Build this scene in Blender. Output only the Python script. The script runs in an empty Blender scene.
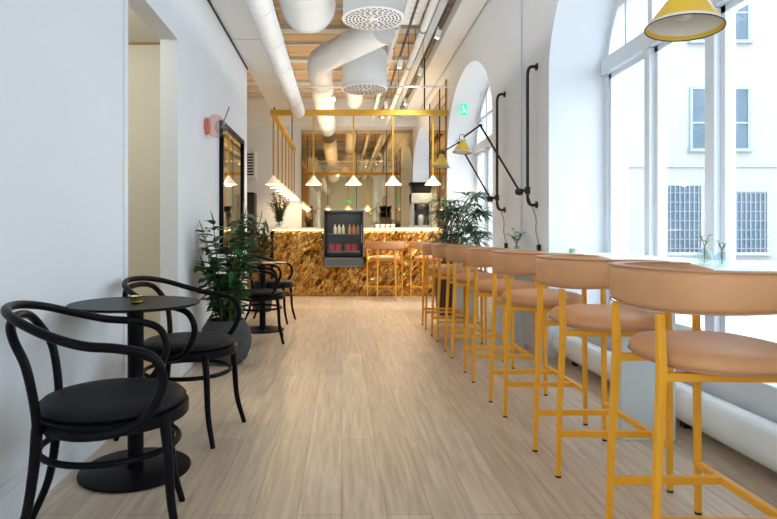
import bpy, bmesh, math, random
from mathutils import Vector, Matrix, noise
random.seed(7)
PI = math.pi
S = bpy.context.scene
C = S.collection
F = 570.0; VX, VY, EYE = 342.0, 235.0, 1.03

# ------------------------------------------------------------ camera, world, exposure
cam = bpy.data.cameras.new('camera'); co = bpy.data.objects.new('camera', cam); C.objects.link(co)
cam.sensor_width = 36; cam.lens = F/777*36; cam.clip_start = .05; cam.clip_end = 200
co.location = (0, 0, EYE); co.rotation_euler = (PI/2, 0, 0)
cam.shift_x = (388.5-VX)/777; cam.shift_y = -(259.5-VY)/777
S.camera = co
w = bpy.data.worlds.new('world'); S.world = w; w.use_nodes = True
bg = w.node_tree.nodes['Background']
bg.inputs[0].default_value = (.80, .91, 1.0, 1); bg.inputs[1].default_value = 2.7
S.view_settings.view_transform = 'Standard'; S.view_settings.look = 'None'
S.view_settings.exposure = 1.0; S.view_settings.gamma = 1
try: S.view_settings.use_curve_mapping = False
except Exception: pass
def portal(x, y, z, sx, sy, rot):
    l = bpy.data.lights.new('daylight_portal', 'AREA'); l.shape = 'RECTANGLE'; l.size = sx; l.size_y = sy
    l.cycles.is_portal = True
    o = bpy.data.objects.new('daylight_portal', l); C.objects.link(o); o.location = (x, y, z); o.rotation_euler = rot
for yc in (3.4, 8.05, 12.7, -1.25): portal(2.5, yc, 1.95, 2.95, 2.84, (0, PI/2, 0))
portal(-1.45, -1.65, 1.9, 3.5, 3.2, (0, -PI/2, 0))
def mklight(kind, name, loc, e, col, size=.05, rot=None, parent=None, spot=None):
    l = bpy.data.lights.new(name, kind); l.energy = e; l.color = col
    if kind in ('POINT', 'SPOT'): l.shadow_soft_size = size
    if kind == 'SPOT': l.spot_size = spot or 1.5; l.spot_blend = .6
    o = bpy.data.objects.new(name, l); C.objects.link(o); o.location = loc
    if rot: o.rotation_euler = rot
    if parent: o.parent = parent
    return o
WARM = (1, .72, .42)

def uplight(x, y, z, sx, sy, e, col):  # added upward lights without fittings, put in to brighten the ceiling
    l = bpy.data.lights.new('added_uplight', 'AREA'); l.shape = 'RECTANGLE'; l.size = sx; l.size_y = sy; l.energy = e; l.color = col
    o = bpy.data.objects.new('added_uplight', l); C.objects.link(o); o.location = (x, y, z); o.rotation_euler = (PI, 0, 0)
uplight(.3, 11.2, 2.95, 2.4, 3.2, 22, (1, .78, .52)); uplight(.3, 5.2, 2.6, 2.2, 5.5, 15, (1, .97, .92))

# ------------------------------------------------------------ materials
def mat(name, col, rough=.5, metal=0, **k):
    m = bpy.data.materials.new(name); m.use_nodes = True
    n = m.node_tree.nodes; L = m.node_tree.links; b = n['Principled BSDF']
    b.inputs['Base Color'].default_value = (*col, 1); b.inputs['Roughness'].default_value = rough
    b.inputs['Metallic'].default_value = metal
    tc = n.new('ShaderNodeTexCoord')
    var = k.get('var', .06); sc = k.get('scale', 8)
    nz = n.new('ShaderNodeTexNoise'); nz.inputs['Scale'].default_value = sc; nz.inputs['Detail'].default_value = 4
    L.new(tc.outputs['Object'], nz.inputs['Vector'])
    if var:
        r = n.new('ShaderNodeValToRGB')
        r.color_ramp.elements[0].position = .3; r.color_ramp.elements[1].position = .7
        r.color_ramp.elements[0].color = (*[c*(1-var) for c in col], 1)
        r.color_ramp.elements[1].color = (*[min(1, c*(1+var)) for c in col], 1)
        L.new(nz.outputs['Fac'], r.inputs['Fac']); L.new(r.outputs['Color'], b.inputs['Base Color'])
    if k.get('bump'):
        nb = n.new('ShaderNodeTexNoise'); nb.inputs['Scale'].default_value = k.get('bscale', 60)
        L.new(tc.outputs['Object'], nb.inputs['Vector'])
        bp = n.new('ShaderNodeBump'); bp.inputs['Strength'].default_value = k['bump']; bp.inputs['Distance'].default_value = .01
        L.new(nb.outputs['Fac'], bp.inputs['Height']); L.new(bp.outputs['Normal'], b.inputs['Normal'])
    if k.get('emit'):
        b.inputs['Emission Color'].default_value = (*k.get('ecol', col), 1); b.inputs['Emission Strength'].default_value = k['emit']
    if k.get('trans'): b.inputs['Transmission Weight'].default_value = k['trans']; b.inputs['IOR'].default_value = k.get('ior', 1.45)
    if 'spec' in k: b.inputs['Specular IOR Level'].default_value = k['spec']
    return m
def glass(name, tint=(1, 1, 1), refl=.08):
    m = bpy.data.materials.new(name); m.use_nodes = True
    n = m.node_tree.nodes; L = m.node_tree.links; n.remove(n['Principled BSDF'])
    o = n['Material Output']; t = n.new('ShaderNodeBsdfTransparent'); g = n.new('ShaderNodeBsdfGlossy')
    g.inputs['Roughness'].default_value = .02; t.inputs[0].default_value = (*tint, 1)
    fr = n.new('ShaderNodeLayerWeight'); fr.inputs[0].default_value = .5
    pw = n.new('ShaderNodeMath'); pw.operation = 'POWER'; pw.inputs[1].default_value = 4; L.new(fr.outputs['Facing'], pw.inputs[0])
    ma = n.new('ShaderNodeMath'); ma.operation = 'MULTIPLY_ADD'; ma.inputs[1].default_value = .5; ma.inputs[2].default_value = refl*.5; L.new(pw.outputs[0], ma.inputs[0])
    mx = n.new('ShaderNodeMixShader'); L.new(ma.outputs[0], mx.inputs[0])
    L.new(t.outputs[0], mx.inputs[1]); L.new(g.outputs[0], mx.inputs[2]); L.new(mx.outputs[0], o.inputs[0])
    return m
def planks(name, a, b_, mort, wid, length, rough=.4, axis='Y', msz=.004, grain=1.0):
    m = bpy.data.materials.new(name); m.use_nodes = True
    n = m.node_tree.nodes; L = m.node_tree.links; b = n['Principled BSDF']; b.inputs['Roughness'].default_value = rough
    tc = n.new('ShaderNodeTexCoord'); mp = n.new('ShaderNodeMapping')
    L.new(tc.outputs['Object'], mp.inputs['Vector'])
    if axis == 'Y': mp.inputs['Rotation'].default_value = (0, 0, PI/2)
    br = n.new('ShaderNodeTexBrick'); L.new(mp.outputs[0], br.inputs['Vector'])
    br.inputs['Color1'].default_value = (*a, 1); br.inputs['Color2'].default_value = (*b_, 1); br.inputs['Mortar'].default_value = (*mort, 1)
    br.inputs['Scale'].default_value = 1; br.inputs['Mortar Size'].default_value = msz
    br.inputs['Brick Width'].default_value = length; br.inputs['Row Height'].default_value = wid
    br.offset = .37; br.inputs['Mortar Smooth'].default_value = .4
    mp2 = n.new('ShaderNodeMapping'); L.new(tc.outputs['Object'], mp2.inputs['Vector'])
    mp2.inputs['Scale'].default_value = (26, 1.6, 26) if axis == 'Y' else (1.6, 26, 26)
    nz = n.new('ShaderNodeTexNoise'); nz.inputs['Scale'].default_value = 1.6; nz.inputs['Detail'].default_value = 7; nz.inputs['Distortion'].default_value = .6
    L.new(mp2.outputs[0], nz.inputs['Vector'])
    r = n.new('ShaderNodeValToRGB'); r.color_ramp.elements[0].position = .3; r.color_ramp.elements[1].position = .72
    r.color_ramp.elements[0].color = (.60, .52, .44, 1); r.color_ramp.elements[1].color = (1, 1, 1, 1)
    L.new(nz.outputs['Fac'], r.inputs['Fac'])
    mx = n.new('ShaderNodeMix'); mx.data_type = 'RGBA'; mx.blend_type = 'MULTIPLY'; mx.inputs[0].default_value = .75*grain
    L.new(br.outputs['Color'], mx.inputs[6]); L.new(r.outputs['Color'], mx.inputs[7])
    # a few knots
    vo = n.new('ShaderNodeTexVoronoi'); vo.inputs['Scale'].default_value = 1.7; L.new(tc.outputs['Object'], vo.inputs['Vector'])
    kr = n.new('ShaderNodeValToRGB'); kr.color_ramp.elements[0].position = .012; kr.color_ramp.elements[1].position = .035
    kr.color_ramp.elements[0].color = (.25, .16, .1, 1); kr.color_ramp.elements[1].color = (1, 1, 1, 1)
    L.new(vo.outputs['Distance'], kr.inputs['Fac'])
    m2 = n.new('ShaderNodeMix'); m2.data_type = 'RGBA'; m2.blend_type = 'MULTIPLY'; m2.inputs[0].default_value = grain
    L.new(mx.outputs[2], m2.inputs[6]); L.new(kr.outputs['Color'], m2.inputs[7])
    L.new(m2.outputs[2], b.inputs['Base Color'])
    bp = n.new('ShaderNodeBump'); bp.inputs['Strength'].default_value = .25; bp.inputs['Distance'].default_value = .003
    L.new(br.outputs['Fac'], bp.inputs['Height']); bp.invert = True
    L.new(bp.outputs['Normal'], b.inputs['Normal'])
    return m

M = {}
M['wall'] = mat('wall_paint', (.80, .83, .87), .65, var=.015, scale=1.5, bump=.05, bscale=30)
M['trimw'] = mat('trim_paint', (.78, .82, .87), .4, var=.01)
M['cream'] = mat('cream_paint', (.66, .645, .57), .7, var=.02, scale=2)
M['floor'] = planks('oak_planks', (.78, .64, .49), (.67, .54, .40), (.46, .37, .27), .165, 2.1, .36, msz=.002)
M['street'] = mat('street_paving', (.62, .62, .62), .8, var=.08, scale=3)
M['ceil'] = planks('ceiling_boards', (.82, .63, .43), (.74, .56, .37), (.42, .3, .18), .3, 2.6, .8, axis='X', msz=.012, grain=.6)
M['joist'] = mat('painted_joist', (.72, .74, .74), .6, var=.04)
M['duct'] = mat('painted_duct', (.78, .81, .83), .45, var=.03, scale=4)
M['black'] = mat('black_lacquer', (.005, .0045, .007), .36, var=.1, spec=.10)
M['leather'] = mat('black_leather', (.008, .0075, .010), .5, var=.15, spec=.14, bump=.12, bscale=220)
M['yellow'] = mat('yellow_powder_coat', (.90, .41, .022), .38, var=.03)
M['mustard'] = mat('mustard_paint', (.62, .36, .03), .45, var=.03)
M['ysh'] = mat('yellow_lacquer', (.88, .56, .05), .28, var=.03)
M['tan'] = mat('tan_leather', (.66, .335, .16), .42, var=.05, spec=.3, bump=.1, bscale=160)
M['tan2'] = mat('tan_piping', (.48, .25, .13), .4, var=.05)
M['white'] = mat('white_lacquer', (.84, .86, .86), .3, var=.01)
M['panel'] = mat('counter_panel', (.62, .68, .70), .5, var=.02)
M['gun'] = mat('black_metal', (.015, .016, .02), .4, .3)
M['steel'] = mat('brushed_steel', (.25, .265, .27), .35, .9, var=.05)
M['mirror'] = mat('bronze_mirror', (.62, .46, .26), .03, 1, var=0)
M['mirror2'] = mat('silver_mirror', (.82, .85, .86), .03, 1, var=0)
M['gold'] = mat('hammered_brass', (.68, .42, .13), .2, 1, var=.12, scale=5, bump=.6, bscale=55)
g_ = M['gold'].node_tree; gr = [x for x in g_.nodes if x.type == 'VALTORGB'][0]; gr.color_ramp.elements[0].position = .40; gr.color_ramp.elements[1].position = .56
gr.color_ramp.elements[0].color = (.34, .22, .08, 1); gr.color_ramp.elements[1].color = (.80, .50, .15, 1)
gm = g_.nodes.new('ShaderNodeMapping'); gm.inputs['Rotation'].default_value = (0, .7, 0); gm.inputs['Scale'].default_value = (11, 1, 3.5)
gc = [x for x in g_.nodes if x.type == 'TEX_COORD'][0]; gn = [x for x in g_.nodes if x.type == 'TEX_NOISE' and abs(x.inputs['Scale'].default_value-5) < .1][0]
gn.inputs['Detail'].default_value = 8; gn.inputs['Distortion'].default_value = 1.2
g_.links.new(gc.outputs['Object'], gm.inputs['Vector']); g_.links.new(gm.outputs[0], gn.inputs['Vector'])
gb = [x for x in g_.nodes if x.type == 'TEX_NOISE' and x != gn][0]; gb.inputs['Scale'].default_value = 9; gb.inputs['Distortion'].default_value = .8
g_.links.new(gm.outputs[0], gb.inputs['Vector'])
M['brass'] = mat('polished_brass', (.75, .55, .22), .25, 1)
M['shade'] = mat('cream_glass_shade', (.9, .82, .68), .5, var=.02, emit=.22, ecol=(1, .74, .42))
M['bulb'] = mat('glowing_bulb', (1, .9, .7), .5, var=0, emit=3, ecol=(1, .8, .5))
M['led'] = mat('led_strip', (1, .9, .7), .5, var=0, emit=1.5, ecol=(1, .78, .45))
M['inner'] = mat('white_enamel', (.82, .80, .72), .4, var=.01)
M['leaf'] = mat('dark_green_leaf', (.03, .11, .03), .4, var=.5, scale=12)
M['leaf2'] = mat('palm_green_leaf', (.022, .095, .04), .45, var=.5, scale=12)
M['leaf3'] = mat('olive_leaf', (.05, .06, .02), .5, var=.4, scale=12)
M['leafl'] = mat('pale_green_leaf', (.10, .42, .16), .4, var=.3, scale=30)
M['stem'] = mat('green_stem', (.11, .10, .04), .6, var=.2)
M['soil'] = mat('potting_soil', (.03, .02, .015), .9, bump=.8, bscale=80)
M['pot'] = mat('charcoal_stoneware', (.05, .055, .065), .75, var=.3, scale=5, bump=.25, bscale=20)
M['planter'] = mat('dark_brown_planter', (.05, .022, .014), .5, var=.1)
M['glass'] = glass('window_glass', (.97, .985, .99))
M['vase'] = glass('vase_glass', (.88, .95, .95))
M['pinkg'] = glass('pink_glass', (.96, .80, .78))
M['red'] = mat('red_glass', (.70, .22, .18), .3, var=.05)
M['green'] = mat('exit_green', (.02, .65, .33), .4, var=0, emit=.35, ecol=(.03, .8, .35))
M['signw'] = mat('sign_white', (.9, .95, .92), .4, var=0, emit=.5, ecol=(.9, 1, .95))
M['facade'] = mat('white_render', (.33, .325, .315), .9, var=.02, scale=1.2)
M['fwin'] = mat('far_window_glass', (.10, .14, .18), .5, var=.15, scale=2, spec=.15)
M['fbar'] = mat('window_bars', (.25, .29, .33), .6)
M['fsteel'] = mat('dark_brushed_steel', (.22, .25, .26), .5, .8, var=.05)
M['dark'] = mat('dark_slot', (.03, .03, .035), .7)
M['plinth'] = mat('orange_wood', (.42, .2, .06), .5, var=.2, scale=6)
M['pack'] = mat('red_packaging', (.55, .03, .05), .5, var=.15, scale=40)
M['milk'] = mat('cream_bottle', (.85, .74, .52), .4)
M['amber'] = mat('orange_juice', (.80, .32, .08), .35)
M['cup'] = mat('white_porcelain', (.85, .85, .83), .3)
M['flower'] = mat('orange_flower', (.75, .30, .15), .6, var=.2)
M['art'] = mat('cream_board', (.8, .78, .7), .6)

# ------------------------------------------------------------ mesh helpers
def B(): return bmesh.new()
def box(bm, x0, x1, y0, y1, z0, z1):
    v = [bm.verts.new(p) for p in ((x0,y0,z0),(x1,y0,z0),(x1,y1,z0),(x0,y1,z0),(x0,y0,z1),(x1,y0,z1),(x1,y1,z1),(x0,y1,z1))]
    for f in ((0,3,2,1),(4,5,6,7),(0,1,5,4),(1,2,6,5),(2,3,7,6),(3,0,4,7)): bm.faces.new([v[i] for i in f])
    return v
def catmull(pts, n=6):
    P = [Vector(p) for p in pts]; P = [P[0]*2-P[1]] + P + [P[-1]*2-P[-2]]; out = []
    for i in range(1, len(P)-2):
        for k in range(n):
            t = k/n; a, b, c, d = P[i-1], P[i], P[i+1], P[i+2]
            out.append(.5*((2*b)+(c-a)*t+(2*a-5*b+4*c-d)*t*t+(3*b-3*c+d-a)*t**3))
    out.append(P[-2]); return out
def tube(bm, pts, r, seg=10, closed=False, square=False):
    P = [Vector(p) for p in pts]; n = len(P); R = r if isinstance(r, (list, tuple)) else [r]*n
    if len(R) != n: R = [R[0]+(R[-1]-R[0])*i/(n-1) for i in range(n)]
    if square: seg = 4
    rings = []; t0 = None; nrm = None
    for i in range(n):
        if closed: t = (P[(i+1) % n]-P[i-1])
        else: t = P[min(i+1, n-1)]-P[max(i-1, 0)]
        t.normalize()
        if nrm is None:
            a = Vector((0,0,1)) if abs(t.z) < .9 else Vector((1,0,0))
            nrm = (a-t*a.dot(t)).normalized()
        else: nrm = (nrm-t*nrm.dot(t)).normalized()
        bn = t.cross(nrm); ring = []
        for k in range(seg):
            a = 2*PI*k/seg+(PI/4 if square else 0); q = R[i]*(1.414 if square else 1)
            ring.append(bm.verts.new(P[i]+nrm*math.cos(a)*q+bn*math.sin(a)*q))
        rings.append(ring)
    for i in range(n if closed else n-1):
        a, b = rings[i], rings[(i+1) % n]
        for k in range(seg): bm.faces.new((a[k], a[(k+1) % seg], b[(k+1) % seg], b[k]))
    if not closed:
        bm.faces.new(rings[0][::-1]); bm.faces.new(rings[-1])
def lathe(bm, prof, c=(0,0,0), seg=32, mtx=None, sx=1, sy=1, power=2.0):
    """prof: (r, z) list, closed by caps when r is 0"""
    rings = []
    for r, z in prof:
        if r < 1e-6: rings.append([bm.verts.new((c[0], c[1], c[2]+z))]); continue
        ring = []
        for k in range(seg):
            a = 2*PI*k/seg; ca, sa = math.cos(a), math.sin(a)
            q = (abs(ca)**power+abs(sa)**power)**(-1/power)
            ring.append(bm.verts.new((c[0]+r*ca*q*sx, c[1]+r*sa*q*sy, c[2]+z)))
        rings.append(ring)
    for a, b in zip(rings, rings[1:]):
        for k in range(seg):
            k2 = (k+1) % seg
            if len(a) == 1 and len(b) == 1: continue
            if len(a) == 1: bm.faces.new((a[0], b[k2], b[k]))
            elif len(b) == 1: bm.faces.new((a[k], a[k2], b[0]))
            else: bm.faces.new((a[k], a[k2], b[k2], b[k]))
    vs = [v for r in rings for v in r]
    if mtx is not None: bmesh.ops.transform(bm, matrix=mtx, verts=vs)
    return vs
def cyl(bm, r, z0, z1, c=(0,0), seg=32): return lathe(bm, [(0,z0),(r,z0),(r,z1),(0,z1)], (c[0],c[1],0), seg)
def xf(bm, m):
    bmesh.ops.transform(bm, matrix=m, verts=bm.verts[:]); return bm
def sweep(bm, path, sec):
    """path: list of (point, outward normal); sec(i) -> list of (n, z)"""
    rings = []
    for i, (p, nn) in enumerate(path):
        rings.append([bm.verts.new((p[0]+nn[0]*a, p[1]+nn[1]*a, z)) for a, z in sec(i)])
    m = len(rings[0])
    for a, b in zip(rings, rings[1:]):
        for k in range(m): bm.faces.new((a[k], a[(k+1) % m], b[(k+1) % m], b[k]))
    bm.faces.new(rings[0][::-1]); bm.faces.new(rings[-1])
def obj(name, bm, m, parent=None, bev=0, smooth=None):
    bmesh.ops.recalc_face_normals(bm, faces=bm.faces[:])
    me = bpy.data.meshes.new(name); bm.to_mesh(me); bm.free(); me.materials.append(m)
    o = bpy.data.objects.new(name, me); C.objects.link(o)
    if parent: o.parent = parent
    if smooth is not None:
        me.polygons.foreach_set('use_smooth', [True]*len(me.polygons))
        me.set_sharp_from_angle(angle=math.radians(smooth))
    if bev:
        b = o.modifiers.new('bevel', 'BEVEL'); b.width = bev; b.segments = 2; b.limit_method = 'ANGLE'
    return o
def tag(o, label, cat, group=None, kind=None):
    o['label'] = label; o['category'] = cat
    if group: o['group'] = group
    if kind: o['kind'] = kind
    return o
def thing(name, label, cat, loc=(0,0,0), rz=0, group=None):
    o = bpy.data.objects.new(name, None); C.objects.link(o); o.empty_display_size = .1
    o.location = loc; o.rotation_euler = (0,0,rz); return tag(o, label, cat, group)
def struct(name, bm, m, parent=None, **k):
    o = obj(name, bm, m, parent, **k)
    if not parent: o['kind'] = 'structure'
    return o
def dup(root, loc, rz, label, group=None):
    r = root.copy(); C.objects.link(r); r.location = loc; r.rotation_euler = (0,0,rz); r['label'] = label
    if group: r['group'] = group
    for ch in list(root.children):
        c = ch.copy(); C.objects.link(c); c.parent = r
        for g in list(ch.children):
            d = g.copy(); C.objects.link(d); d.parent = c
    return r

# ------------------------------------------------------------ room shell
XL, XR, XG = -1.19, 1.75, 2.25         # left wall, right wall, glass
YB, YE, ZC = -4.0, 14.1, 4.3
bm = B(); box(bm, -3.6, 2.4, YB-.2, YE+.2, -.1, 0); struct('floor', bm, M['floor'])
bm = B(); box(bm, -3.6, 2.6, YB-.2, YE+.2, ZC, ZC+.1); struct('ceiling', bm, M['ceil'])
# left wall with a doorway at Y 3.155..4.136
bm = B()
box(bm, XL-.13, XL, YB, -3.4, 0, 3.5); box(bm, XL-.13, XL, -3.4, .1, 0, .3); box(bm, XL-.13, XL, .1, 3.155, 0, 3.5); box(bm, XL-.13, XL, 4.136, 7.14, 0, 3.12); box(bm, XL-.13, XL, 3.155, 4.136, 2.45, 3.12)
box(bm, XL-.13, XL, YB, 3.155, 3.5, ZC); box(bm, XL-.13, XL, 3.155, 7.14, 3.12, ZC)
struct('wall_left', bm, M['wall'])
bm = B()
for a, b in ((YB, 3.155), (4.136, 7.14)):
    box(bm, XL, XL+.016, a, b, 0, .12); box(bm, XL, XL+.010, a, b, .12, .155)
struct('baseboard_left', bm, M['trimw'], bev=.004)
bm = B(); box(bm, XL, XL+.006, 3.10, 3.155, 0, 2.47); struct('trim_1', bm, M['trimw'])
# side room behind the doorway
bm = B(); box(bm, -3.6, XL-.13, 5.02, 5.12, 0, 2.72); box(bm, -3.6, -3.5, 2, 5.1, 0, 2.72); box(bm, -3.6, XL-.13, 1.9, 2, 0, 2.72)
struct('wall_side_room', bm, M['cream'])
bm = B(); box(bm, -3.6, XL-.13, 1.9, 5.12, 2.72, 2.8); struct('ceiling_side_room', bm, M['cream'])
bm = B(); box(bm, -3.5, XL-.13, 5.005, 5.02, 2.705, 2.72); struct('trim_2', bm, M['plinth'])
# left end nook
bm = B(); box(bm, -3.6, XL-.13, 7.04, 7.14, 0, ZC); box(bm, -3.7, -3.6, 7.04, YE, 0, ZC); struct('wall_nook', bm, M['cream'])
bm = B(); box(bm, -3.6, 2.4, YE, YE+.15, 0, ZC); struct('wall_far', bm, M['wall'])
bm = B(); box(bm, -3.6, XR, YE-.5, YE, 3.62, ZC-.01); struct('trim_3', bm, M['trimw'])
# back wall (behind the camera) with a wide shop window
bm = B(); box(bm, XL-.13, 2.4, YB-.15, YB, 0, ZC)
struct('wall_back', bm, M['cream'])
# right wall with arched openings
HW, SP, RI = 1.42, 2.4, 1.0
CY = (-1.25, 3.4, 8.05, 12.7)
def archz(t): return SP+RI*math.sqrt(max(0, 1-t*t))
bm = B()
edges = [YB] + [c+s*HW for c in CY for s in (-1, 1)] + [YE]
for i in range(0, len(edges), 2):
    if edges[i+1] > edges[i]: box(bm, XR, 2.42, edges[i], edges[i+1], 0, ZC)
N = 32
for c in CY:
    ts = [-math.cos(PI*k/N) for k in range(N+1)]
    fr = []
    for t in ts:
        y = c+t*HW; z = archz(t)
        fr.append([bm.verts.new(p) for p in ((XR,y,z),(2.42,y,z),(2.42,y,ZC),(XR,y,ZC))])
    for a, b in zip(fr, fr[1:]):
        for k in range(4): bm.faces.new((a[k], a[(k+1) % 4], b[(k+1) % 4], b[k]))
    box(bm, 1.96, 2.42, c-HW, c+HW, 0, .34)
struct('wall_right', bm, M['wall'], smooth=30)
bm = B(); 
for i in range(0, len(edges), 2):
    if edges[i+1] > edges[i]+.05: box(bm, XR-.014, XR, edges[i], min(edges[i+1], 9.45), 0, .13)
struct('baseboard_right', bm, M['trimw'])
# windows in the arches
def window(n, c):
    g0, g1 = XG-.03, XG+.05
    bm = B(); lo, hi = .34, 2.43
    def arcband(d):
        fr = []
        for k in range(N+1):
            a = PI*k/N; t = -math.cos(a)
            y, z = c+t*HW, SP+RI*math.sin(a); yi, zi = c+t*(HW-d), SP+(RI-d)*math.sin(a)
            fr.append([bm.verts.new(p) for p in ((g0,y,z),(g1,y,z),(g1,yi,zi),(g0,yi,zi))])
        for a, b in zip(fr, fr[1:]):
            for k in range(4): bm.faces.new((a[k], a[(k+1) % 4], b[(k+1) % 4], b[k]))
    arcband(.06)
    for s in (-1, 1):
        y = c+s*(HW-.03); box(bm, g0, g1, y-.03, y+.03, lo, SP)
    box(bm, g0-.02, g1, c-HW, c+HW, lo, lo+.06); box(bm, g0-.04, g1, c-HW+.02, c+HW-.02, 2.37, 2.50)
    o = struct('window_%d' % n, bm, M['trimw'], smooth=30)
    mull = B()
    for y, wd in ((c+.70, .035), (c, .045), (c-.70, .035)): box(mull, g0-.03, g1, y-wd, y+wd, lo+.06, 2.37)
    obj('mullion', mull, M['trimw'], o, bev=.006)
    sash = B()
    ys = [c-HW+.06, c-.735, c-.665, c-.045, c+.045, c+.665, c+.735, c+HW-.06]
    for a, b in zip(ys[::2], ys[1::2]):
        for (p, q) in ((a, a+.04), (b-.04, b)): box(sash, g0+.01, g1-.01, p, q, lo+.06, 2.37)
        box(sash, g0+.01, g1-.01, a, b, lo+.06, lo+.10); box(sash, g0+.01, g1-.01, a, b, 2.33, 2.37)
    obj('sash', sash, M['trimw'], o)
    up = B()
    for k in range(-3, 4):
        y = c+k*.355; t = (y-c)/HW; z = SP+(RI-.05)*math.sqrt(1-t*t)
        box(up, g0, g1, y-(.03 if k % 2 == 0 else .016), y+(.03 if k % 2 == 0 else .016), 2.5, z)
    box(up, g0+.005, g1, c-HW*.86, c+HW*.86, 2.86, 2.90)
    obj('fanlight_bar', up, M['trimw'], o)
    gl = B(); box(gl, XG+.005, XG+.013, c-HW+.05, c+HW-.05, lo+.06, 2.38)
    pts = [(c-math.cos(PI*k/N)*(HW-.05), SP+(RI-.05)*math.sin(PI*k/N)) for k in range(N+1)]
    a = [gl.verts.new((XG+.005, y, max(z, 2.46))) for y, z in pts]; b = [gl.verts.new((XG+.013, y, max(z, 2.46))) for y, z in pts]
    gl.faces.new(a); gl.faces.new(b[::-1])
    obj('window_pane', gl, M['glass'], o)
for n, c in enumerate(CY): window(n+1, c)
bm = B()
for a, b in ((-3.4,-3.33),(.03,.1),(-2.25,-2.18),(-1.1,-1.03)): box(bm, XL-.1, XL-.03, a, b, .3, 3.5)
for z in (.3, 2.4, 3.43): box(bm, XL-.1, XL-.03, -3.4, .1, z, z+.07)
o = struct('window_5', bm, M['trimw'])  # unseen window behind the camera, added to let more daylight in
bm = B(); box(bm, XL-.07, XL-.06, -3.35, .05, .35, 3.45); obj('window_pane', bm, M['glass'], o)
# ceiling joists, part of the room
bm = B(); y = YB+.4; k = 0
while y < YE-.5:
    box(bm, -3.5, 2.4, y, y+(.20 if k % 2 == 0 else .07), ZC-(.06 if k % 2 == 0 else .04), ZC); y += .78; k += 1
struct('trim_4', bm, M['joist'])

# ------------------------------------------------------------ far wall: bronze mirrors
bm = B(); box(bm, -.99, XR, YE-.02, YE, .9, 3.62); tag(struct('trim_5', bm, M['mirror']), 'bronze tinted mirror behind the bar', 'mirror')
C.objects['trim_5'].name = 'wall_mirror'; mo = C.objects['wall_mirror']; del mo['kind']
mo['label'] = 'tall bronze tinted mirror covering the wall behind the bar'
bm = B()
for x in (-.99, .36, 1.10): box(bm, x-.008, x+.008, YE-.028, YE-.02, .9, 3.62)
obj('joint_strip', bm, M['planter'], mo)
bm = B(); box(bm, XR-.02, XR, 9.49, 11.26, 0, 3.62)
o = obj('mirror_panel', bm, M['mirror']); tag(o, 'narrow bronze mirror panel on the window wall beside the bar end', 'mirror')
bm = B()
for y in (9.49, 10.1, 11.25): box(bm, XR-.03, XR-.02, y-.012, y+.012, 0, 3.62)
obj('joint_strip', bm, M['planter'], o)

# ------------------------------------------------------------ outside
bm = B(); box(bm, 2.42, 40, -30, 40, -.12, -.02); struct('ground', bm, M['street'])
bd = thing('building', 'white rendered building across the street with barred ground floor windows', 'building', (12, 16, -.02))
bm = B(); box(bm, -9.5, 12, 0, .3, 0, 11); obj('wall', bm, M['facade'], bd)
bm = B(); box(bm, -9.5, 12, -.06, 0, 2.95, 3.02); box(bm, -9.5, 12, -.08, 0, 0, .35); obj('string_course', bm, M['facade'], bd)
def fwin(x0, x1, z0, z1, bars):
    bm = B(); x0 -= 12; x1 -= 12; d = .07
    box(bm, x0-d, x0, -.05, .02, z0-d, z1+d); box(bm, x1, x1+d, -.05, .02, z0-d, z1+d); box(bm, x0, x1, -.05, .02, z1, z1+d); box(bm, x0-d-.05, x1+d+.05, -.12, .02, z0-d-.02, z0)
    if not bars:
        m = (x0+x1)/2; box(bm, m-.06, m+.06, -.045, 0, z0, z1); box(bm, x0, x1, -.045, 0, z0+(z1-z0)*.42, z0+(z1-z0)*.42+.05)
    f = obj('window_frame', bm, M['fbar'] if not bars else M['facade'], bd)
    bm = B(); box(bm, x0, x1, -.02, -.005, z0, z1); obj('pane', bm, M['fwin'], f)
    if bars:
        bm = B(); n = 7
        for k in range(n): x = x0+(x1-x0)*(k+.5)/n; box(bm, x-.012, x+.012, -.06, -.04, z0, z1)
        z = z0+.1
        while z < z1: box(bm, x0, x1, -.06, -.04, z-.012, z+.012); z += .26
        obj('security_bars', bm, M['fbar'], f)
fwin(9.82, 11.37, 3.47, 5.13, 0); fwin(9.82, 11.37, 6.5, 8.3, 0)
fwin(9.12, 10.05, .57, 2.43, 1); fwin(10.97, 11.9, .57, 2.26, 1)
fwin(5.6, 7.1, 3.47, 5.13, 0); fwin(5.6, 7.1, 6.5, 8.3, 0); fwin(13.6, 15.1, 3.47, 5.13, 0); fwin(13.2, 14.1, .57, 2.4, 1); fwin(4.9, 6.2, .57, 2.4, 1)

# ------------------------------------------------------------ bar
bar = thing('bar_counter', 'long bar with a crumpled gold metal front and glowing top edge', 'bar counter', (.3, 9.62, 0))
def goldsheet(bm, p0, ux, uz, L, H, nrm, nx, nz, hole=None):
    g = []
    for i in range(nx+1):
        col = []
        for j in range(nz+1):
            u, v = L*i/nx, H*j/nz
            q = Vector(((u-v*.75)*13, (v+u*.75)*3.2, .3+p0[0]))
            d = (.5-abs(noise.noise(q)))*.08+(.4-abs(noise.noise(q*2.2)))*.035
            d *= min(1, v/.08+.1, (H-v)/.05+.1)
            col.append(bm.verts.new(Vector(p0)+Vector(ux)*u+Vector(uz)*v+Vector(nrm)*d))
        g.append(col)
    for i in range(nx):
        for j in range(nz):
            if hole and hole[0] < p0[0]+L*(i+.5)/nx < hole[1] and H*(j+.5)/nz > hole[2]: continue
            bm.faces.new((g[i][j], g[i+1][j], g[i+1][j+1], g[i][j+1]))
    bmesh.ops.delete(bm, geom=[v for v in bm.verts if not v.link_faces], context='VERTS')
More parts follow.
